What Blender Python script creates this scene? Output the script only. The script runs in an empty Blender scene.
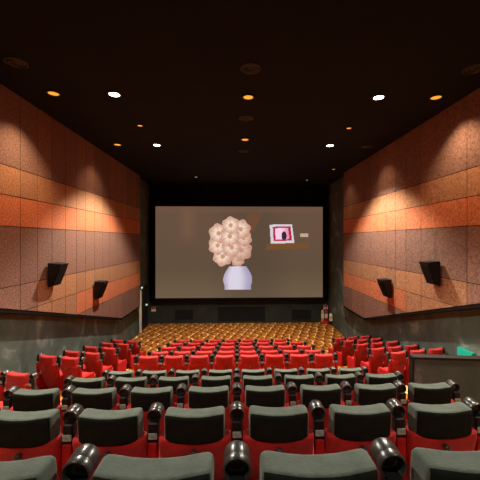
import bpy, bmesh, math, random
from mathutils import Vector, Matrix
random.seed(7)
S = bpy.context.scene
COL = S.collection
R = math.radians
# ------------------------------------------------------------------ camera, world, exposure
F = 320.0; YAW = R(1.9); PPX = 247.6; CZ = 5.0
cam_d = bpy.data.cameras.new('camera'); cam = bpy.data.objects.new('camera', cam_d); COL.objects.link(cam)
cam_d.sensor_width = 36.0; cam_d.lens = 36.0*F/480.0; cam_d.shift_x = -(PPX-240)/480.0
cam_d.clip_start = 0.05; cam_d.clip_end = 100
cam.location = (0, 0, CZ); cam.rotation_euler = (R(90), 0, -YAW)
S.camera = cam
w = bpy.data.worlds.new('world'); S.world = w; w.use_nodes = True
w.node_tree.nodes['Background'].inputs[0].default_value = (.02, .02, .022, 1)
w.node_tree.nodes['Background'].inputs[1].default_value = 1.0
S.view_settings.view_transform = 'Standard'; S.view_settings.look = 'None'
S.view_settings.gamma = 1.0; S.view_settings.use_curve_mapping = False
S.view_settings.exposure = 0.0
# lamp powers (the lamps stand in the ceiling grid further down)
P_WHITE = 1250.0      # white downlights over the aisles
P_HOUSE = 330.0      # house lights over the rear seats, above the frame
P_WASH = 420.0       # warm wall washers beside the panels
P_AMBER = 30.0       # dim amber lamps on the centre line
CEIL = 8.32; XL = -5.25; XR = 5.56; YF = 19.3; YB = -2.6; PXL = -5.0; PXR = 5.27

def ray(px, py):
    u = (px-PPX)/F; v = -(py-240)/F
    return Vector((u*math.cos(YAW)+math.sin(YAW), math.cos(YAW)-u*math.sin(YAW), v))
def on_y(px, py, Y): r = ray(px, py); t = Y/r.y; return Vector((r.x*t, Y, CZ+r.z*t))
def on_x(px, py, X): r = ray(px, py); t = X/r.x; return Vector((X, r.y*t, CZ+r.z*t))
def on_z(px, py, Z): r = ray(px, py); t = (Z-CZ)/r.z; return Vector((r.x*t, r.y*t, Z))
def lin(c): return tuple(((v/255)/12.92 if v/255 <= .04045 else ((v/255+.055)/1.055)**2.4) for v in c)

# ------------------------------------------------------------------ materials
def nodes(m): return m.node_tree.nodes, m.node_tree.links
def mat(name, col, rough=.6, spec=.5, metal=0, var=0.0, scale=20, bump=0.0, bscale=None, sheen=0, coat=0, detail=4):
    m = bpy.data.materials.new(name); m.use_nodes = True; N, L = nodes(m); b = N['Principled BSDF']
    b.inputs['Base Color'].default_value = (*col, 1); b.inputs['Roughness'].default_value = rough
    b.inputs['Specular IOR Level'].default_value = spec; b.inputs['Metallic'].default_value = metal
    b.inputs['Sheen Weight'].default_value = sheen; b.inputs['Coat Weight'].default_value = coat
    tc = N.new('ShaderNodeTexCoord')
    if var:
        n = N.new('ShaderNodeTexNoise'); n.inputs['Scale'].default_value = scale; n.inputs['Detail'].default_value = detail
        L.new(tc.outputs['Object'], n.inputs['Vector'])
        r = N.new('ShaderNodeValToRGB'); r.color_ramp.elements[0].position = .3; r.color_ramp.elements[1].position = .7
        r.color_ramp.elements[0].color = (*[c*(1-var) for c in col], 1); r.color_ramp.elements[1].color = (*[min(1, c*(1+var)) for c in col], 1)
        L.new(n.outputs['Fac'], r.inputs['Fac']); L.new(r.outputs['Color'], b.inputs['Base Color'])
    if bump:
        n2 = N.new('ShaderNodeTexNoise'); n2.inputs['Scale'].default_value = bscale or scale; n2.inputs['Detail'].default_value = 3
        L.new(tc.outputs['Object'], n2.inputs['Vector'])
        bp = N.new('ShaderNodeBump'); bp.inputs['Strength'].default_value = bump; bp.inputs['Distance'].default_value = .01
        L.new(n2.outputs['Fac'], bp.inputs['Height']); L.new(bp.outputs['Normal'], b.inputs['Normal'])
    return m
def emit(name, col, s):
    m = bpy.data.materials.new(name); m.use_nodes = True; b = m.node_tree.nodes['Principled BSDF']
    b.inputs['Base Color'].default_value = (*[c*.2 for c in col], 1); b.inputs['Emission Color'].default_value = (*col, 1)
    b.inputs['Emission Strength'].default_value = s
    return m
M = {}
M['red'] = mat('red_velour', (.42, .012, .010), .75, .25, var=.18, scale=9, bump=.15, bscale=160, sheen=.15)
M['redarm'] = mat('red_arm_cloth', (.42, .010, .009), .8, .2, var=.15, scale=12)
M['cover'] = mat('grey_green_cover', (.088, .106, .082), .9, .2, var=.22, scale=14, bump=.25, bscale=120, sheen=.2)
M['cover_back_shade'] = mat('shaded_cover_back', (.010, .014, .0105), .92, .12, var=.25, scale=14, bump=.2, bscale=120)  # same cover cloth with the shade on its back put into the colour
M['piping'] = mat('cover_hem', (.05, .058, .05), .9, .2)
M['black'] = mat('black_plastic', (.008, .009, .009), .5, .25, var=.2, scale=30)
M['gloss'] = mat('glossy_black_plastic', (.05, .05, .046), .3, .6, .35, coat=.5)
M['plate'] = mat('pale_plate', (.30, .36, .31), .35, .5, var=.35, scale=60)
M['steel'] = mat('dark_steel', (.05, .05, .05), .45, .5, .6)
M['tile_brown'] = mat('brown_fabric_panel', (.205, .112, .082), 0.95, .1, var=.42, scale=24, bump=.3, bscale=150, detail=8)
M['tile_brown2'] = mat('dusky_brown_fabric_panel', (.235, .122, .087), 0.95, .1, var=.42, scale=24, bump=.3, bscale=150, detail=8)
M['tile_tan'] = mat('tan_fabric_panel', (.38, .18, .09), 0.95, .1, var=.42, scale=24, bump=.3, bscale=150, detail=8)
M['tile_tan2'] = mat('amber_fabric_panel', (.34, .165, .088), 0.95, .1, var=.42, scale=24, bump=.3, bscale=150, detail=8)
M['tile_red'] = mat('orange_fabric_panel', (.53, .165, .072), 0.95, .1, var=.42, scale=24, bump=.3, bscale=150, detail=8)
M['tile_red2'] = mat('deep_orange_fabric_panel', (.49, .16, .076), 0.95, .1, var=.42, scale=24, bump=.3, bscale=150, detail=8)
M['seam_shade'] = mat('panel_seam_and_shade', (.010, .007, .006), .95, .1)
M['ceil'] = mat('dark_ceiling', (.005, .0065, .0078), .9, .2, var=.2, scale=1.2)
M['velvet'] = mat('black_masking_cloth', (.006, .006, .006), .95, .1, var=.2, scale=5)
M['front'] = mat('dark_green_front_wall', (.030, .034, .028), .9, .2, var=.2, scale=1.5)
M['grille'] = mat('dark_grille', (.012, .012, .011), .9, .2, var=.3, scale=40)
M['trimring'] = mat('lamp_trim', (.022, .022, .022), .5, .4)
M['jamb'] = mat('pale_door_edge', (.62, .55, .42), .6, .3)
M['door'] = mat('black_door', (.010, .010, .010), .6, .3)
M['capm'] = mat('black_cap', (.010, .010, .010), .5, .3)
M['lamp'] = emit('white_lamp', (1, .93, .78), 30)
M['amber'] = emit('amber_lamp', (1, .33, .04), 1.3)
M['speck'] = emit('small_green_lamp', (.6, 1, .35), 1.0)
M['exit'] = emit('teal_exit_lens', lin((22, 176, 138)), .8)
M['ledw'] = emit('white_led', (.85, 1, .85), .6)
M['exred'] = mat('extinguisher_red', (.5, .02, .015), .35, .5)
M['exyel'] = mat('extinguisher_yellow', (.65, .38, .08), .4, .5)
M['teal'] = mat('teal_plastic', (.01, .34, .22), .4, .4)
M['white'] = mat('white_paint', (.7, .68, .62), .5, .4)
def plaster():
    m = bpy.data.materials.new('grey_green_plaster'); m.use_nodes = True; N, L = nodes(m); b = N['Principled BSDF']
    b.inputs['Roughness'].default_value = .75; b.inputs['Specular IOR Level'].default_value = .25
    tc = N.new('ShaderNodeTexCoord'); n = N.new('ShaderNodeTexNoise'); n.inputs['Scale'].default_value = 1.3
    n.inputs['Detail'].default_value = 7; n.inputs['Roughness'].default_value = .62; n.inputs['Distortion'].default_value = .7
    L.new(tc.outputs['Object'], n.inputs['Vector']); r = N.new('ShaderNodeValToRGB')
    e = r.color_ramp.elements; e[0].position = .36; e[0].color = (.066, .086, .072, 1); e[1].position = .72; e[1].color = (.29, .33, .29, 1)
    x = e.new(.56); x.color = (.098, .122, .103, 1)
    L.new(n.outputs['Fac'], r.inputs['Fac']); L.new(r.outputs['Color'], b.inputs['Base Color'])
    bp = N.new('ShaderNodeBump'); bp.inputs['Strength'].default_value = .2; bp.inputs['Distance'].default_value = .02
    L.new(n.outputs['Fac'], bp.inputs['Height']); L.new(bp.outputs['Normal'], b.inputs['Normal'])
    return m
M['plaster'] = plaster()
def carpet():
    m = bpy.data.materials.new('gold_swirl_carpet'); m.use_nodes = True; N, L = nodes(m); b = N['Principled BSDF']
    b.inputs['Roughness'].default_value = .9; b.inputs['Specular IOR Level'].default_value = .15
    tc = N.new('ShaderNodeTexCoord')
    def math_(op, a, bb=None):
        n = N.new('ShaderNodeMath'); n.operation = op
        for i, v in enumerate((a, bb)):
            if v is None: continue
            if isinstance(v, (int, float)): n.inputs[i].default_value = v
            else: L.new(v, n.inputs[i])
        return n.outputs[0]
    wn = N.new('ShaderNodeTexNoise'); wn.inputs['Scale'].default_value = 1.6; L.new(tc.outputs['Object'], wn.inputs['Vector'])
    mv = N.new('ShaderNodeVectorMath'); mv.operation = 'MULTIPLY_ADD'; mv.inputs[1].default_value = (.16, .3, 0)
    L.new(wn.outputs['Color'], mv.inputs[0]); L.new(tc.outputs['Object'], mv.inputs[2])
    mp = N.new('ShaderNodeMapping'); mp.inputs['Scale'].default_value = (1.0, .62, 1); mp.inputs['Rotation'].default_value = (0, 0, .5)
    L.new(mv.outputs[0], mp.inputs['Vector'])
    v = N.new('ShaderNodeTexVoronoi'); v.voronoi_dimensions = '2D'; v.inputs['Scale'].default_value = 2.6; v.inputs['Randomness'].default_value = .25
    L.new(mp.outputs[0], v.inputs['Vector'])
    ring = math_('SINE', math_('MULTIPLY', v.outputs['Distance'], 14.0))
    r = N.new('ShaderNodeValToRGB'); e = r.color_ramp.elements
    e[0].position = .08; e[0].color = (.17, .03, .005, 1); e[1].position = .97; e[1].color = (.95, .64, .28, 1)
    x = e.new(.3); x.color = (.30, .085, .008, 1); x = e.new(.80); x.color = (.50, .19, .022, 1)
    sub = N.new('ShaderNodeVectorMath'); sub.operation = 'SUBTRACT'; L.new(mp.outputs[0], sub.inputs[0]); L.new(v.outputs['Position'], sub.inputs[1])
    dt = N.new('ShaderNodeVectorMath'); dt.operation = 'DOT_PRODUCT'; dt.inputs[1].default_value = (1.7, 1.1, 0); L.new(sub.outputs[0], dt.inputs[0])
    f = math_('ADD', math_('ADD', math_('MULTIPLY', ring, .26), dt.outputs['Value']), .46)
    L.new(f, r.inputs['Fac'])
    L.new(r.outputs['Color'], b.inputs['Base Color'])
    return m
M['carpet'] = carpet()

# ------------------------------------------------------------------ mesh helpers
def finish(name, bm, m, parent=None, smooth=False, loc=None):
    me = bpy.data.meshes.new(name); bmesh.ops.recalc_face_normals(bm, faces=bm.faces[:]); bm.to_mesh(me); bm.free()
    for mm in (m if isinstance(m, list) else [m]): me.materials.append(mm)
    if smooth:
        for p in me.polygons: p.use_smooth = True
    o = bpy.data.objects.new(name, me); COL.objects.link(o)
    if parent: o.parent = parent
    if loc: o.location = loc
    return o
def box(bm, x0, x1, y0, y1, z0, z1, bev=0, seg=2, mi=0):
    b2 = bmesh.new(); bmesh.ops.create_cube(b2, size=1)
    for v in b2.verts: v.co = Vector((x0+(v.co.x+.5)*(x1-x0), y0+(v.co.y+.5)*(y1-y0), z0+(v.co.z+.5)*(z1-z0)))
    if bev: bmesh.ops.bevel(b2, geom=b2.edges[:], offset=bev, segments=seg, affect='EDGES', profile=.6)
    merge(bm, b2, mi)
def merge(bm, b2, mi=0):
    mp = {}
    for v in b2.verts: mp[v] = bm.verts.new(v.co)
    for f in b2.faces:
        nf = bm.faces.new([mp[v] for v in f.verts]); nf.material_index = mi; nf.smooth = f.smooth
    b2.free()
def loft(bm, rings, cap=True, mi=0):
    vs = [[bm.verts.new(p) for p in r] for r in rings]; n = len(rings[0])
    for a, b in zip(vs, vs[1:]):
        for i in range(n):
            f = bm.faces.new((a[i], a[(i+1) % n], b[(i+1) % n], b[i])); f.material_index = mi
    if cap:
        for r in (vs[0], vs[-1]): bm.faces.new(r).material_index = mi
def rrect(w, h, r, k=4):
    pts = []
    for cx, cy, a0 in ((w/2-r, h/2-r, 0), (-w/2+r, h/2-r, 90), (-w/2+r, -h/2+r, 180), (w/2-r, -h/2+r, 270)):
        for i in range(k+1):
            a = R(a0+90*i/k); pts.append((cx+r*math.cos(a), cy+r*math.sin(a)))
    return pts
def circle(r, n=24): return [(r*math.cos(2*math.pi*i/n), r*math.sin(2*math.pi*i/n)) for i in range(n)]
def lathe(bm, prof, n=24, M4=None, mi=0, cap=True):
    rings = []
    for r, z in prof:
        ring = [Vector((x, y, z)) for x, y in circle(max(r, 1e-4), n)]
        rings.append([M4 @ p for p in ring] if M4 else ring)
    loft(bm, rings, cap, mi)
def empty(name, loc, rz=0):
    o = bpy.data.objects.new(name, None); COL.objects.link(o); o.location = loc; o.rotation_euler = (0, 0, rz); o.empty_display_size = .1
    return o
def tag(o, label, cat, group=None):
    o['label'] = label; o['category'] = cat
    if group: o['group'] = group
    return o
def struct(o): o['kind'] = 'structure'; return o
def kids(o): return CH.get(o, [])
def dup(root, loc, rz=0, skip=()):
    c = root.copy(); COL.objects.link(c); c.location = loc; c.rotation_euler = (0, 0, rz)
    def rec(src, dst):
        for ch in [x for x in ALL if x.parent == src]:
            if ch.name.split('.')[0] in skip or ch.get('drop') in skip: continue
            d = ch.copy(); COL.objects.link(d); d.parent = dst
            if 'drop' in d: del d['drop']
            rec(ch, d)
    rec(root, c)
    return c

# ------------------------------------------------------------------ seat rows: depth of the headrests, floor height
PITCH = .62
rows = [(163, 452), (83.2, 406), (56.3, 385.5), (41.9, 375.3), (32.8, 369.2), (25.07, 354.7), (21.8, 350.5), (19.3, 345.9), (17.2, 342.2), (15.8, 339)]
ROWD = [F*PITCH/p for p, y in rows]
SEATH = 1.08
ROWZ = [CZ-(y-240)/F*(d+.07)-SEATH for (p, y), d in zip(rows, ROWD)]
ROWZ[-1] = 0.0
# ------------------------------------------------------------------ room shell
edges = [YB] + [d-.24 for d in ROWD] + [YF]
levels = [ROWZ[0]+.41] + ROWZ
bm = bmesh.new()
for i, z in enumerate(levels):
    y1 = edges[i+1] if i+1 < len(edges) else YF
    box(bm, XL, XR, edges[i], y1, -.3, z)
struct(finish('floor', bm, M['carpet']))
bm = bmesh.new()                                    # half-height steps in the two aisles
for i in range(1, len(ROWD)):
    zm = (levels[i]+levels[i+1])/2
    if levels[i]-levels[i+1] < .12: continue
    for xa, xb in ((-3.72, -2.52), (2.50, 3.68)):
        if xa > 0 and i in (3, 4): continue
        box(bm, xa, xb, edges[i+1], edges[i+1]+.34, levels[i+1], zm)
struct(finish('floor_aisle_steps', bm, M['carpet']))
bm = bmesh.new(); box(bm, XL-.2, XR+.2, YB-.2, YF+.2, CEIL, CEIL+.2)
struct(finish('ceiling', bm, M['ceil']))
bm = bmesh.new(); box(bm, XL-.2, XR+.2, YB-.2, YB, -.3, CEIL)
struct(finish('wall_back', bm, M['plaster']))
bm = bmesh.new(); box(bm, XL-.2, XR+.2, YF, YF+.2, -.3, CEIL)
wall_front = struct(finish('wall_front', bm, M['front']))
wl = []
for nm, xa, xb in (('wall_left', XL-.2, XL), ('wall_right', XR, XR+.2)):
    bm = bmesh.new(); box(bm, xa, xb, YB, YF, -.3, CEIL); wl.append(struct(finish(nm, bm, M['plaster'])))

def clip(poly, a, b, c):                            # keep a*y+b*z >= c
    out = []
    for i in range(len(poly)):
        p, q = poly[i], poly[(i+1) % len(poly)]
        dp, dq = a*p[0]+b*p[1]-c, a*q[0]+b*q[1]-c
        if dp >= 0: out.append(p)
        if (dp >= 0) != (dq >= 0):
            t = dp/(dp-dq); out.append((p[0]+t*(q[0]-p[0]), p[1]+t*(q[1]-p[1])))
    return out
TILES = ['tile_brown', 'tile_brown2', 'tile_tan', 'tile_tan2', 'tile_red', 'tile_red2']
def cladding(parent, X, side, p_end, p_low, p_near, cols_px, bands, red_from):
    yE = on_x(*p_end, X).y; low = on_x(*p_low, X); near = on_x(*p_near, X)
    sl = (near.z-low.z)/(near.y-low.y)
    ys = sorted([on_x(c, 240, X).y for c in cols_px]); st = .665
    while ys[0] > YB+.2: ys.insert(0, ys[0]-st)
    while ys[-1] < yE-st*1.2: ys.append(ys[-1]+st)
    ys[0] = YB; ys.append(yE)
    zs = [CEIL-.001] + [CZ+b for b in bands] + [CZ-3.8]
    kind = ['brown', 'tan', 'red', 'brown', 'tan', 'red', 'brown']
    bm = bmesh.new(); s = -1 if side == 'l' else 1
    def prism(poly, xa, xb, mi):
        if len(poly) < 3: return
        a = [bm.verts.new((xa, *p)) for p in poly]; b = [bm.verts.new((xb, *p)) for p in poly]
        n = len(poly)
        for f in [a, b[::-1]] + [(a[i], a[(i+1) % n], b[(i+1) % n], b[i]) for i in range(n)]:
            bm.faces.new(f).material_index = mi
    g = .009; rnd = random.Random(5)
    for ya, yb in zip(ys, ys[1:]):
        for j, (zt, zb) in enumerate(zip(zs, zs[1:])):
            poly = [(ya+g, zb+g), (yb-g, zb+g), (yb-g, zt-g), (ya+g, zt-g)]
            poly = clip(clip(poly, -sl, 1, low.z-sl*low.y), 0, 1, low.z)
            k = kind[j]
            ym = (ya+yb)/2
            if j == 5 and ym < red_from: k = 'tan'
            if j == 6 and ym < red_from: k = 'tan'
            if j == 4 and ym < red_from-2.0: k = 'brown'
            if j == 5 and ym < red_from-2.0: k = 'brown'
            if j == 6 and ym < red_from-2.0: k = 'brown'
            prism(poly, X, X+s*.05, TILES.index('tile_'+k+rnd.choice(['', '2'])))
    e = -.09                                        # dark carcass behind the tiles, lowered below them to stand in for shadow
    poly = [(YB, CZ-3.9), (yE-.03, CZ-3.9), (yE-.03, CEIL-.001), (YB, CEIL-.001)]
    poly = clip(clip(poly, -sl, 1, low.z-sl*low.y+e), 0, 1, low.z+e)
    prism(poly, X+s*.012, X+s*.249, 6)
    o = finish('panel_cladding', bm, [M[t] for t in TILES]+[M['seam_shade']], parent)
    return o
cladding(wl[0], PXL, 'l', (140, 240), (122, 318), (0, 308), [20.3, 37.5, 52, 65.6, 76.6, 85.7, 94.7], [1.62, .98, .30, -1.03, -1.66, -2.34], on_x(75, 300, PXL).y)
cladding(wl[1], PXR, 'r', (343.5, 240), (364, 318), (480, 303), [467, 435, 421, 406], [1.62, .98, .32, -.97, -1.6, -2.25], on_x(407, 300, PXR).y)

# ------------------------------------------------------------------ front end: screen, masking, grilles
YS = 19.0
a = on_y(155.5, 206.3, YS); b = on_y(322.7, 297.2, YS)
sx0, sx1, sz0, sz1 = a.x, b.x, b.z, a.z
scr = empty('cinema_screen', ((sx0+sx1)/2, YS, sz0)); tag(scr, 'wide cinema screen showing cream flowers in a white vase and a framed pink picture', 'cinema screen')
def sst(x, e0, e1): t = max(0, min(1, (x-e0)/(e1-e0))); return t*t*(3-2*t)
def mixc(c, d, t): return tuple(p+(q-p)*t for p, q in zip(c, d))
def inpoly(x, y, P):
    r = False
    for i in range(len(P)):
        x1, y1 = P[i]; x2, y2 = P[(i+1) % len(P)]
        if (y1 > y) != (y2 > y) and x < (x2-x1)*(y-y1)/(y2-y1)+x1: r = not r
    return r
FLOWERS = [(237, 260, 6), (222, 256, 9), (241, 250, 9.5), (217, 245, 8.5), (231, 247, 9), (243, 238, 7.5), (218, 233, 9), (240, 229, 9), (229, 236, 9), (230, 225, 8)]
def film(px, py):
    c = mixc((104, 80, 64), (94, 78, 60), sst(py, 205, 300))
    c = mixc(c, (114, 95, 74), sst(py, 262, 298)*.75)
    c = mixc(c, (74, 62, 50), sst(px, 200, 250)*(1-sst(px, 258, 300))*.35)
    c = mixc(c, (128, 92, 72), max(0, 1-abs(px-187)/11)*(1-sst(py, 228, 248))*.55)
    if py < 212.5: c = mixc(c, (112, 84, 66), .5)
    if inpoly(px, py, [(246, 213), (262, 213), (254, 230), (246, 234)]): c = mixc(c, (112, 74, 52), .8)
    if inpoly(px, py, [(265, 249.5), (308, 248), (309, 242), (267, 243.5)]): c = (116, 80, 48)
    if 300 < px < 308 and 233.2 < py < 236.8: c = (196, 168, 142)
    if inpoly(px, py, [(269, 224.3), (291.6, 223.8), (294, 242.6), (270.2, 243.4)]):
        c = (216, 206, 216)
        if inpoly(px, py, [(272.2, 226.3), (290, 226), (291.6, 240.2), (273, 240.8)]):
            c = (176, 38, 66)
            if inpoly(px, py, [(274.5, 227.8), (287.6, 227.6), (289, 238.8), (275, 239.4)]):
                c = mixc((248, 206, 226), (236, 150, 176), sst(px, 280, 288))
                if ((px-283.5)/2.6)**2+((py-235.5)/4.6)**2 < 1: c = (52, 40, 60)
    # bunch of cream flowers in a white vase
    for fx, fy, fr in FLOWERS:
        q = math.hypot(px-fx, py-fy)/(fr*1.14)
        a = math.atan2(py-fy, px-fx)
        if q < .93+.07*math.cos(a*6+fx):
            c = mixc((246, 222, 204), (206, 158, 136), sst(q, .25, 1.0))
            c = mixc(c, (176, 120, 100), sst(px+.6*(py-240), 226, 262)*.5)
            if q < .22: c = (206, 150, 112)
            elif abs(math.sin(a*3+fx*.5)) < .16 and q < .9: c = mixc(c, (170, 120, 100), .45)
    if 266 < py < 289.3:
        t = (py-266)/23.3; hw = 8.5+6*math.sin(min(1, t*1.25)*2.2)
        if abs(px-237) < hw:
            u = (px-237)/hw; c = mixc((218, 210, 224), (168, 156, 184), sst(u, .0, 1.0)); c = mixc(c, (166, 152, 178), sst(-u, .5, 1)*.7)
    return c
NX, NZ = 330, 180
bm = bmesh.new(); cl = bm.loops.layers.float_color.new('film')
vs = [[bm.verts.new((sx0+(sx1-sx0)*i/NX-scr.location.x, 0, (sz1-sz0)*j/NZ)) for i in range(NX+1)] for j in range(NZ+1)]
for j in range(NZ):
    for i in range(NX):
        f = bm.faces.new((vs[j][i], vs[j][i+1], vs[j+1][i+1], vs[j+1][i]))
        px = 155.5+(322.7-155.5)*(i+.5)/NX; py = 297.2+(206.3-297.2)*(j+.5)/NZ
        c = lin(film(px, py))
        for lp in f.loops: lp[cl] = (*c, 1)
m = bpy.data.materials.new('projected_film'); m.use_nodes = True; N, L = nodes(m); bs = N['Principled BSDF']
at = N.new('ShaderNodeAttribute'); at.attribute_name = 'film'
bs.inputs['Base Color'].default_value = (.006, .005, .004, 1); bs.inputs['Roughness'].default_value = .8; bs.inputs['Specular IOR Level'].default_value = .1
L.new(at.outputs['Color'], bs.inputs['Emission Color']); bs.inputs['Emission Strength'].default_value = 1.0
bm.normal_update()
finish('projection_surface', bm, m, scr)
bm = bmesh.new(); ox = scr.location.x
W0, W1 = sx0-ox, sx1-ox; H1 = sz1-sz0; t = .16
for q in ((W0-t, W0, -t, H1+t), (W1, W1+t, -t, H1+t), (W0, W1, -t, 0), (W0, W1, H1, H1+t)):
    box(bm, q[0], q[1], -.06, .06, q[2], q[3])
box(bm, W0, W1, .01, .05, 0, H1)
finish('screen_frame', bm, M['velvet'], scr)
# black masking curtain hung behind the screen, wall to wall, folds
zc = sz0-.22
bm = bmesh.new(); n = 260
ring = []
for k in range(n+1):
    x = XL+.05+(XR-XL-.1)*k/n; ring.append((x, 19.16+.035*math.sin(x*19)+.01*math.sin(x*47)))
lo = [bm.verts.new((x, y, zc)) for x, y in ring]; hi = [bm.verts.new((x, y, CEIL-.02)) for x, y in ring]
lo2 = [bm.verts.new((x, y+.03, zc)) for x, y in ring]; hi2 = [bm.verts.new((x, y+.03, CEIL-.02)) for x, y in ring]
for k in range(n):
    bm.faces.new((lo[k], lo[k+1], hi[k+1], hi[k])); bm.faces.new((lo2[k], lo2[k+1], hi2[k+1], hi2[k])); bm.faces.new((lo[k], lo[k+1], lo2[k+1], lo2[k]))
tag(finish('masking_curtain', bm, M['velvet'], smooth=True), 'black masking curtain hanging behind and around the cinema screen', 'curtain')
# grilles in the wall under the screen
for nm, x0, x1, y0, y1, lab in (('stage_speaker_grille', 217, 266, 306, 322, 'large dark speaker grille under the middle of the screen'),
                            ('stage_speaker_grille', 174, 194, 309.5, 320.5, 'small dark speaker grille left of the large one under the screen'),
                            ('stage_speaker_grille', 291, 312, 309, 320.5, 'small dark speaker grille right of the large one under the screen')):
    p = on_y(x0, y0, YF-.03); q = on_y(x1, y1, YF-.03); g = empty(nm, ((p.x+q.x)/2, YF, max(q.z, .02)))
    hw = (q.x-p.x)/2; h = p.z-max(q.z, .02)
    bm = bmesh.new(); t = .05
    for c in ((-hw, hw, 0, t), (-hw, hw, h-t, h), (-hw, -hw+t, t, h-t), (hw-t, hw, t, h-t)): box(bm, c[0], c[1], -.05, 0, c[2], c[3])
    finish('grille_frame', bm, M['front'], g)
    bm = bmesh.new(); k = int(2*hw/.09)
    box(bm, -hw+t, hw-t, -.012, -.002, t, h-t)
    for i in range(k): x = -hw+t+(2*hw-2*t)*(i+.5)/k; box(bm, x-.018, x+.018, -.035, -.012, t, h-t)
    finish('grille_cloth', bm, M['grille'], g); tag(g, lab, 'speaker grille', 'speaker grilles under the screen')
# exit door in the left wall beyond the panels
p0 = on_x(139.4, 285, XL); yd0 = p0.y; yd1 = 18.75
d = struct(empty('door_1', (XL, (yd0+yd1)/2, 0)))
dz = 2.35; hw = (yd1-yd0)/2
bm = bmesh.new(); box(bm, .005, .04, -hw+.1, hw-.06, .02, dz); finish('door_leaf', bm, M['door'], d)
bm = bmesh.new(); box(bm, 0, .11, -hw, -hw+.07, 0, dz+.08); o = finish('door_jamb', bm, M['jamb'], d); o['label'] = 'pale door edge'
bm = bmesh.new(); box(bm, 0, .09, hw-.06, hw, 0, dz+.08); box(bm, 0, .09, -hw+.07, hw-.06, dz, dz+.08); finish('door_frame', bm, M['door'], d)
bm = bmesh.new(); box(bm, .04, .09, -hw+.15, -hw+.55, 1.0, 1.05, .01); finish('push_bar', bm, M['steel'], d)
for nm, px, py, lab in (('door_indicator_lamp', 142.3, 287.5, 'small pale indicator lamp at the top of the dark exit door'), ('wall_indicator_lamp', 147, 304.5, 'tiny pale lamp low beside the dark exit door')):
    p = on_x(px, py, XL+.16 if py < 300 else XL+.08); o = empty(nm, p)
    bm = bmesh.new(); box(bm, -.16 if py < 300 else -.08, .0, -.08, .08, -.07, .07, .015); finish('housing', bm, M['black'], o)
    bm = bmesh.new(); lathe(bm, [(.0, -.02), (.055, -.02), (.05, .012), (.02, .028)], 16, Matrix.Rotation(R(90), 4, 'X') @ Matrix.Translation((0, 0, .09))); finish('lens', bm, M['ledw'], o)
    tag(o, lab, 'indicator lamp')
# small red and white signs on the front wall
for px, py, lab in ((153.6, 309.3, 'small red and white notice left of the screen near the exit door'), (325.6, 307.3, 'small red and white notice above the fire extinguishers')):
    p = on_y(px, py, YF); o = empty('safety_notice', p)
    bm = bmesh.new(); box(bm, -.13, .13, -.02, 0, -.15, .15, .006); finish('notice_board', bm, M['white'], o)
    bm = bmesh.new(); box(bm, -.12, .12, -.026, -.021, .01, .14); box(bm, -.12, .12, -.026, -.021, -.14, -.11); finish('red_band', bm, M['exred'], o)
    tag(o, lab, 'notice', 'red and white notices beside the screen')
# fire extinguishers in the right corner
def bottle(name, loc, r, h, m, lab, label_m):
    o = empty(name, loc)
    bm = bmesh.new(); lathe(bm, [(r*.9, 0), (r, .02), (r, h*.7), (r*.85, h*.78), (r*.4, h*.84), (r*.3, h*.88)], 20); finish('cylinder_body', bm, m, o, True)
    bm = bmesh.new(); lathe(bm, [(r*1.01, h*.25), (r*1.015, h*.26), (r*1.015, h*.55), (r*1.01, h*.56)], 20, cap=False); finish('paper_label', bm, label_m, o, True)
    bm = bmesh.new(); box(bm, -.025, .025, -.025, .025, h*.86, h*.95, .006); box(bm, -.015, .015, -.15, .02, h*.95, h*.985, .004); finish('valve_handle', bm, M['black'], o)
    bm = bmesh.new(); lathe(bm, [(.012, h*.3), (.014, h*.6), (.012, h*.9)], 8, Matrix.Translation((r+.02, 0, 0))); finish('hose', bm, M['black'], o, True)
    return tag(o, lab, 'fire extinguisher', 'fire extinguishers in the far right corner')
cx, cy = 5.24, YF-.3
k = empty('extinguisher_stand', (cx, cy, 0)); tag(k, 'low red stand carrying two fire extinguishers in the far right corner', 'stand')
bm = bmesh.new(); box(bm, -.24, .24, -.14, .14, 0, .14, .02); finish('base_box', bm, M['exred'], k)
bottle('fire_extinguisher', (cx-.12, cy, .14), .085, .80, M['exyel'], 'yellow fire extinguisher on the left of the red stand', M['white'])
bottle('fire_extinguisher', (cx+.10, cy, .14), .085, .80, M['exred'], 'red fire extinguisher on the right of the red stand', M['white'])
q = bottle('fire_extinguisher', (XR-.13, 18.35, .32), .10, .5, M['white'], 'white extinguisher hung on the right wall near the red stand', M['exyel'])
q.rotation_euler.z = math.pi
bm = bmesh.new(); box(bm, -.13, -.09, -.05, .05, .1, .4, .004); finish('wall_bracket', bm, M['black'], q)
# ------------------------------------------------------------------ ceiling lamps
def spot(name, loc, power, col, size, blend, rad, parent=None, tilt=(0, 0, 0)):
    l = bpy.data.lights.new(name, 'SPOT'); l.energy = power; l.color = col; l.spot_size = R(size); l.spot_blend = blend; l.shadow_soft_size = rad
    o = bpy.data.objects.new(name, l); COL.objects.link(o); o.location = loc; o.rotation_euler = tilt
    if parent: o.parent = parent
    return o
WH = (1, .94, .82); WW = (1, .70, .44)
def downlight(x, y, m, lab, r=.11):
    o = empty('ceiling_downlight', (x, y, CEIL)); tag(o, lab, 'ceiling light', 'recessed lamps in the dark ceiling')
    bm = bmesh.new(); lathe(bm, [(r, -.004), (r, -.03), (r*1.28, -.03), (r*1.3, -.012), (r*1.3, 0)], 28, cap=False); finish('trim_ring', bm, M['trimring'], o, True)
    bm = bmesh.new(); lathe(bm, [(r*.99, -.006), (r*.98, -.018), (r*.5, -.026), (.001, -.028)], 28); finish('lens', bm, m, o, True)
    return o
GY = [7.32, 11.15, 15.0]
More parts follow.
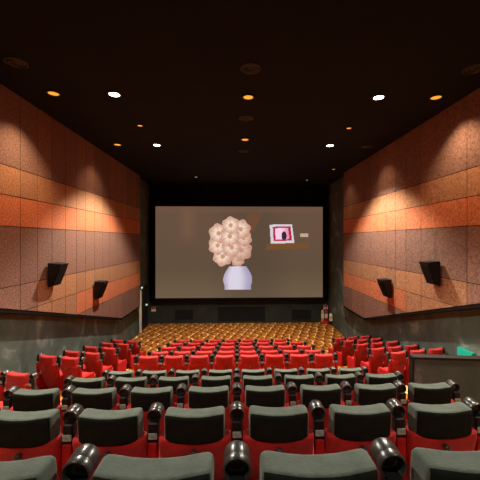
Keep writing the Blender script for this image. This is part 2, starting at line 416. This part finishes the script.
for px, py, lab, kind in ((114.5, 95, 'bright white ceiling lamp nearer the viewer on the left', 'w'), (157, 145.5, 'bright white ceiling lamp farther away on the left', 'w'),
                    (378.5, 98, 'bright white ceiling lamp nearer the viewer on the right', 'w'), (330, 146, 'bright white ceiling lamp farther away on the right', 'w'),
                    (248.3, 97.7, 'amber ceiling lamp on the centre line, the nearer one', 'a'), (245, 140, 'amber ceiling lamp on the centre line, the farther one', 'a'),
                    (53.5, 94, 'dim amber ceiling lamp beside the left wall, nearest the viewer', 'wash'), (117.5, 145, 'amber ceiling lamp beside the left wall, farther than the dim one', 'wash'),
                    (436, 98, 'amber ceiling lamp beside the right wall, the nearer one', 'wash'), (333.5, 169.5, 'small amber ceiling lamp beside the right wall near the screen', 'wash'),
                    (349, 128.5, 'small amber ceiling lamp between the two white lamps on the right', 'a'), (140, 126, 'small amber ceiling lamp between the two white lamps on the left', 'a'),
                    (196, 177.3, 'tiny greenish ceiling lamp above the left end of the screen', 's'), (307, 180.3, 'tiny greenish ceiling lamp above the right end of the screen', 's')):
    p = on_z(px, py, CEIL-.03)
    small = py in (128.5, 126, 169.5)
    o = downlight(p.x, p.y, M['lamp'] if kind == 'w' else M['speck'] if kind == 's' else M['amber'], lab, .07 if kind == 's' or small else .115)
    if kind == 'w': 
        near = py < 120                                 # the nearer pair is swivelled towards the middle seats
        spot('lamp_light', (0, 0, -.06), P_WHITE*(1.15 if near else 1.85), WH, 104 if near else 112, .45, .05, o, (R(-17), R(-21 if px < 240 else 21), 0) if near else (0, 0, 0))
    if kind == 'a' and not small: spot('lamp_light', (0, 0, -.06), P_AMBER, (1, .45, .12), 120, .8, .06, o)
    if kind == 'wash': spot('lamp_light', (0, 0, -.06), P_WASH*(1.15 if px < 60 else .95 if px > 430 else .12 if py > 160 else .3), WW, 108, .8, .05, o)
# the same grid goes on over the rear seats, above the frame
for y, pw, an in ((3.5, 1.5, 76), (-.4, 1.0, 120)):
    for x in (-2.8, 3.3): spot('house_lamp_light', (x, y, CEIL-.05), P_HOUSE*pw, WH, an, .6, .06)
    if y > 0:
        for x in (-4.15, 4.5): spot('house_wash_light', (x, y, CEIL-.05), P_WASH*1.0, WW, 104, .7, .08)
spot('house_wash_light', (4.5, 11.15, CEIL-.05), P_WASH*.3, WW, 108, .8, .05)
# round air diffusers
for px, py, lab in ((250.5, 68, 'dark round ceiling diffuser on the centre line, nearest the viewer'), (246, 118, 'dark round ceiling diffuser between the two amber centre lamps'), (243.5, 151, 'dark round ceiling diffuser beyond the farther amber centre lamp'),
                    (16, 62, 'dark round ceiling diffuser at the left edge of the ceiling'), (474, 68.5, 'dark round ceiling diffuser at the right edge of the ceiling'), (367, 146.5, 'dark round ceiling diffuser beside the right wall panels')):
    p = on_z(px, py, CEIL); o = empty('ceiling_diffuser', p); r = .2
    bm = bmesh.new()
    for k, (ra, rb) in enumerate(((.2, .165), (.14, .11), (.085, .055))):
        lathe(bm, [(ra, 0), (ra, -.02), (rb, -.035-.01*k), (rb-.01, 0)], 28, cap=False)
    finish('diffuser_rings', bm, M['trimring'], o, True)
    bm = bmesh.new(); lathe(bm, [(.04, -.001), (.04, -.05), (.001, -.055)], 16); finish('core', bm, M['black'], o, True)
    tag(o, lab, 'air diffuser', 'round air diffusers in the ceiling')

# ------------------------------------------------------------------ surround loudspeakers on the panels
def loudspeaker(px0, px1, pyt, pyb, X, side, lab):
    s = 1 if side == 'l' else -1
    near, far = (px0, px1) if side == 'l' else (px1, px0)
    pc = on_x((px0*.62+px1*.38) if side == 'l' else (px1*.62+px0*.38), (pyt+pyb)/2, X+s*.16)
    o = empty('wall_loudspeaker', (X, pc.y, pc.z), 0 if side == 'l' else math.pi)
    # side profile in (x out of the wall, z): tall wedge leaning out at the top
    prof = [(.05, .30), (.40, .27), (.36, .20), (.16, -.30), (.05, -.34)]
    bm = bmesh.new(); w = .21
    b2 = bmesh.new()
    A = [b2.verts.new((x, -w, z)) for x, z in prof]; B = [b2.verts.new((x, w, z)) for x, z in prof]
    b2.faces.new(A); b2.faces.new(B[::-1])
    for i in range(5): b2.faces.new((A[i], A[(i+1) % 5], B[(i+1) % 5], B[i]))
    bmesh.ops.recalc_face_normals(b2, faces=b2.faces[:])
    bmesh.ops.bevel(b2, geom=b2.edges[:], offset=.012, segments=2, affect='EDGES'); merge(bm, b2)
    finish('cabinet', bm, M['black'], o)
    bm = bmesh.new(); n = Vector((.50, 0, -.20)).normalized(); u = Vector((-.20, 0, -.50))
    b2 = bmesh.new(); P = [Vector((.357, y, .187))+n*.004+u*k for k, y in ((.03, -.18), (.03, .18), (.97, .18), (.97, -.18))]
    Q = [p+n*.012 for p in P]; a_ = [b2.verts.new(p) for p in P]; c_ = [b2.verts.new(p) for p in Q]
    b2.faces.new(a_); b2.faces.new(c_)
    for i in range(4): b2.faces.new((a_[i], a_[(i+1) % 4], c_[(i+1) % 4], c_[i]))
    merge(bm, b2); finish('speaker_grille', bm, M['grille'], o)
    bm = bmesh.new(); box(bm, 0, .06, -.07, .07, -.12, .14, .005); finish('wall_bracket', bm, M['steel'], o)
    tag(o, lab, 'loudspeaker', 'black loudspeakers on the wall panels')
loudspeaker(49, 68, 262.5, 285, PXL, 'l', 'black wedge loudspeaker on the left wall panels, nearer the viewer')
loudspeaker(95, 108, 279.5, 299, PXL, 'l', 'black wedge loudspeaker on the left wall panels, nearer the screen')
loudspeaker(420, 438.5, 260.5, 284, PXR, 'r', 'black wedge loudspeaker on the right wall panels, nearer the viewer')
loudspeaker(378, 390.5, 278, 297, PXR, 'r', 'black wedge loudspeaker on the right wall panels, nearer the screen')

# ------------------------------------------------------------------ guard wall, exit sign
yg = 4.33; g0 = on_y(413.3, 356.6, yg)
gw = struct(empty('wall_guard', (g0.x, yg, 0), R(-7)))
LG = (XR-g0.x)/math.cos(R(7))+.005
bm = bmesh.new(); box(bm, .01, LG, 0, .1, ROWZ[3]-.3, g0.z-.03); finish('guard_panel', bm, M['plaster'], gw)
bm = bmesh.new(); box(bm, 0, LG, -.012, .112, g0.z-.03, g0.z, .006); box(bm, -.012, .01, -.012, .112, ROWZ[3]-.02, g0.z-.01); finish('cap_rail', bm, M['capm'], gw)
e0 = on_x(461, 346.5, XR); e1 = on_x(476, 352, XR)
ym = (e0.y+e1.y)/2; hl = abs(e0.y-e1.y)/2
ex = empty('wall_light_box', (XR, ym, e0.z-.3)); tag(ex, 'teal light box on the right wall just above the dark guard wall', 'wall light')
bm = bmesh.new(); box(bm, -.09, 0, -hl, hl, -.02, .3, .006); finish('sign_housing', bm, M['teal'], ex)
bm = bmesh.new(); box(bm, -.106, -.091, -hl+.012, hl-.012, -.005, .288, .004); finish('sign_lens', bm, M['exit'], ex)

# ------------------------------------------------------------------ cinema seats
def head_bm():
    bm = bmesh.new(); rings = []
    prof = [(-.2275, .55, .62), (-.2255, .74, .78), (-.219, .87, .9), (-.205, .965, .97), (-.18, 1, 1), (-.1, 1, 1), (-.04, 1, 1)]
    prof = prof + [(-x, a, b) for x, a, b in reversed(prof)]
    base = rrect(.15, .215, .030, 5)
    for x, sy, sz in prof:
        q = (x/.2275)**2; x *= .965
        ring = []
        for y, z in base:
            zz = z*sz; yy = y*sy-.01*(zz/.112)
            yy += .022*q                                       # ends come forward a little
            ring.append((x, yy, .972+zz+.016*q*(1 if z > 0 else .2)))
        rings.append(ring)
    loft(bm, rings); return bm
def back_bm():
    bm = bmesh.new(); rings = []
    for z, w, d, y, r in ((.16, .40, .05, .27, .02), (.18, .45, .075, .265, .03), (.30, .50, .10, .22, .035), (.55, .525, .125, .12, .045), (.76, .53, .135, .04, .05),
                       (.83, .535, .13, .015, .045), (.866, .53, .125, .01, .045), (.882, .51, .105, .008, .04), (.888, .44, .05, .006, .02)):
        rings.append([(x, yy+y, z+(.04*(abs(x)/.26)**3 if z > .8 else 0)) for x, yy in rrect(w, d, r, 4)])
    loft(bm, rings); return bm
def cushion_bm():
    bm = bmesh.new(); rings = []
    for y, w, h, z, r in ((.14, .42, .08, .41, .03), (.16, .47, .12, .41, .04), (.35, .50, .15, .415, .05), (.56, .50, .16, .425, .06), (.63, .48, .13, .425, .055), (.66, .42, .07, .425, .03)):
        rings.append([(x, y, zz+z) for x, zz in rrect(w, h, r, 4)])
    loft(bm, rings); return bm
def make_seat(covered):
    t = empty('cinema_chair', (0, 0, -50))
    back = finish('backrest', back_bm(), M['red'], t, True)
    bm = bmesh.new(); lathe(bm, [(.0, 0), (.02, 0), (.022, .012), (.026, .02), (.026, .036), (.02, .044), (.001, .046)], 16, Matrix.Translation((0, -.048, .815)) @ Matrix.Rotation(R(90), 4, 'X'))
    finish('knob', bm, M['gloss'], back, True)
    if covered:
        hd = finish('headrest_cover', head_bm(), [M['cover'], M['cover_back_shade']], t, True)
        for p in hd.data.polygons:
            if p.normal.y < -.55 and abs(p.center.x) < .215: p.material_index = 1  # rear-facing faces painted near black in place of shade
        hd['label'] = 'grey-green headrest cover'
        bm = bmesh.new(); rings = []
        for z, s in ((.856, .96), (.85, 1.0), (.862, 1.01), (.866, .97)):
            rings.append([(x*s, y*s+.022, z) for x, y in rrect(.42, .135, .035, 4)])
        loft(bm, rings, False); finish('cover_hem', bm, M['piping'], hd, True)
    else:
        finish('headrest', head_bm(), M['red'], t, True)
    finish('seat_cushion', cushion_bm(), M['red'], t, True)
    bm = bmesh.new(); box(bm, -.2, .2, .2, .56, .24, .335, .02); box(bm, -.05, .05, .24, .46, .02, .25, .01); box(bm, -.16, .16, .16, .52, 0, .025, .008)
    finish('pedestal', bm, M['black'], t)
    for s, nm in ((1, None), (-1, 'left_arm')):
        x = s*PITCH/2
        ar = bpy.data.objects.new('armrest', None)
        bm = bmesh.new()
        box(bm, x-.037, x+.037, -.005 , .075, .80, 1.0, .016, 3)
        box(bm, x-.042, x+.042, .02, .46, .10, .60, .02, 3, 1)
        box(bm, x-.036, x+.036, -.015, .04, .30, .86, .014, 3, 1)
        ar = finish('armrest', bm, [M['black'], M['redarm']], t)
        if nm: ar['drop'] = nm
        T = Matrix.Translation((x, .03, 1.03)) @ Matrix.Rotation(R(-86), 4, 'X')
        bm = bmesh.new(); ro = .056
        lathe(bm, [(.001, .052), (.030, .052), (.045, .046), (.047, .004), (.050, -.001), (.054, .0), (ro, .006), (ro, .03), (.0545, .034), (ro, .038), (ro, .098), (.052, .106), (.04, .110), (.001, .110)], 28, T)
        finish('cup_holder', bm, M['gloss'], ar, True)
        bm = bmesh.new(); box(bm, x-.033, x+.033, -.013, -.004, .885, .93, .003)
        o = finish('plate', bm, M['plate'], ar); o['label'] = 'pale plate below the cup holder'
        bm = bmesh.new(); lathe(bm, [(.018, 0), (.018, .012), (.001, .016)], 12, Matrix.Translation((x, -.0155, .60)) @ Matrix.Rotation(R(90), 4, 'X'))
        finish('pivot_cap', bm, M['gloss'], ar, True)
    return t
proto = {True: make_seat(True), False: make_seat(False)}
ALL = []
def fam(o):
    for ch in [x for x in S.objects if x.parent == o]: ALL.append(ch); fam(ch)
fam(proto[True]); fam(proto[False])
ORD = ['first', 'second', 'third', 'fourth', 'fifth', 'sixth', 'seventh', 'eighth']
WORD = ['nearest', 'second', 'third', 'fourth', 'fifth', 'sixth', 'seventh', 'eighth', 'ninth', 'farthest']
def seat(x, y, z, rz, covered, lab, group, first, sc=1.0, noarm=False):
    o = dup(proto[covered], (x, y, z), rz, ('armrest',) if noarm else () if first else ('left_arm',))
    o.scale = (sc, sc, 1.0); tag(o, lab, 'cinema chair', group)
for i, (d, z) in enumerate(zip(ROWD, ROWZ)):
    cols = [-1.5, -.5, .5, 1.5] if i == 0 else [-2.5+k for k in range(6)] if i == 1 else [-3.5+k for k in range(8)] if i < 9 else [-3.42+1.03*k for k in range(7)]
    for k, c in enumerate(cols):
        cov = i < 5
        rowname = 'row nearest the viewer' if i == 0 else 'last row before the bare carpet' if i == 9 else ORD[i]+' row away' if i < 5 else ORD[i-5]+' of the uncovered rows'
        seat(c*PITCH, d, z, 0, cov, ('red seat with grey-green headrest cover, ' if cov else 'plain red seat, middle block, ')+rowname+', '+ORD[k]+' from left',
             'red cinema seats in the middle block', k == 0)
A = R(9)
for i in range(3, 10):
    nm = {3: 'nearest the viewer', 9: 'nearest the screen'}.get(i, ORD[i-3]+' row from the viewer')
    for k, c in enumerate((-4.06, -4.67)):
        if i == 3 and k == 1: continue
        seat(c+(.12 if i == 3 else 0), ROWD[i]+k*.13, ROWZ[i], -R(16), False, 'plain red seat in the left side block, '+nm+(', on the aisle' if k == 0 else ', by the wall'), 'red cinema seats in the left side block', k == 1, .96, i == 3)
for i in range(5, 10):
    nm = {5: 'nearest the viewer', 9: 'nearest the screen'}.get(i, ORD[i-5]+' row from the viewer')
    for k, c in enumerate((4.11, 4.67, 5.23)):
        seat(c, ROWD[i]+.1+k*.11, ROWZ[i], R(14), False, 'plain red seat in the right side block, '+nm+(', on the aisle', ', middle of three', ', by the wall')[k], 'red cinema seats in the right side block', k == 0, .86)
DEAD = [o for t in proto.values() for o in [t]] + ALL
for o in DEAD: bpy.data.objects.remove(o)
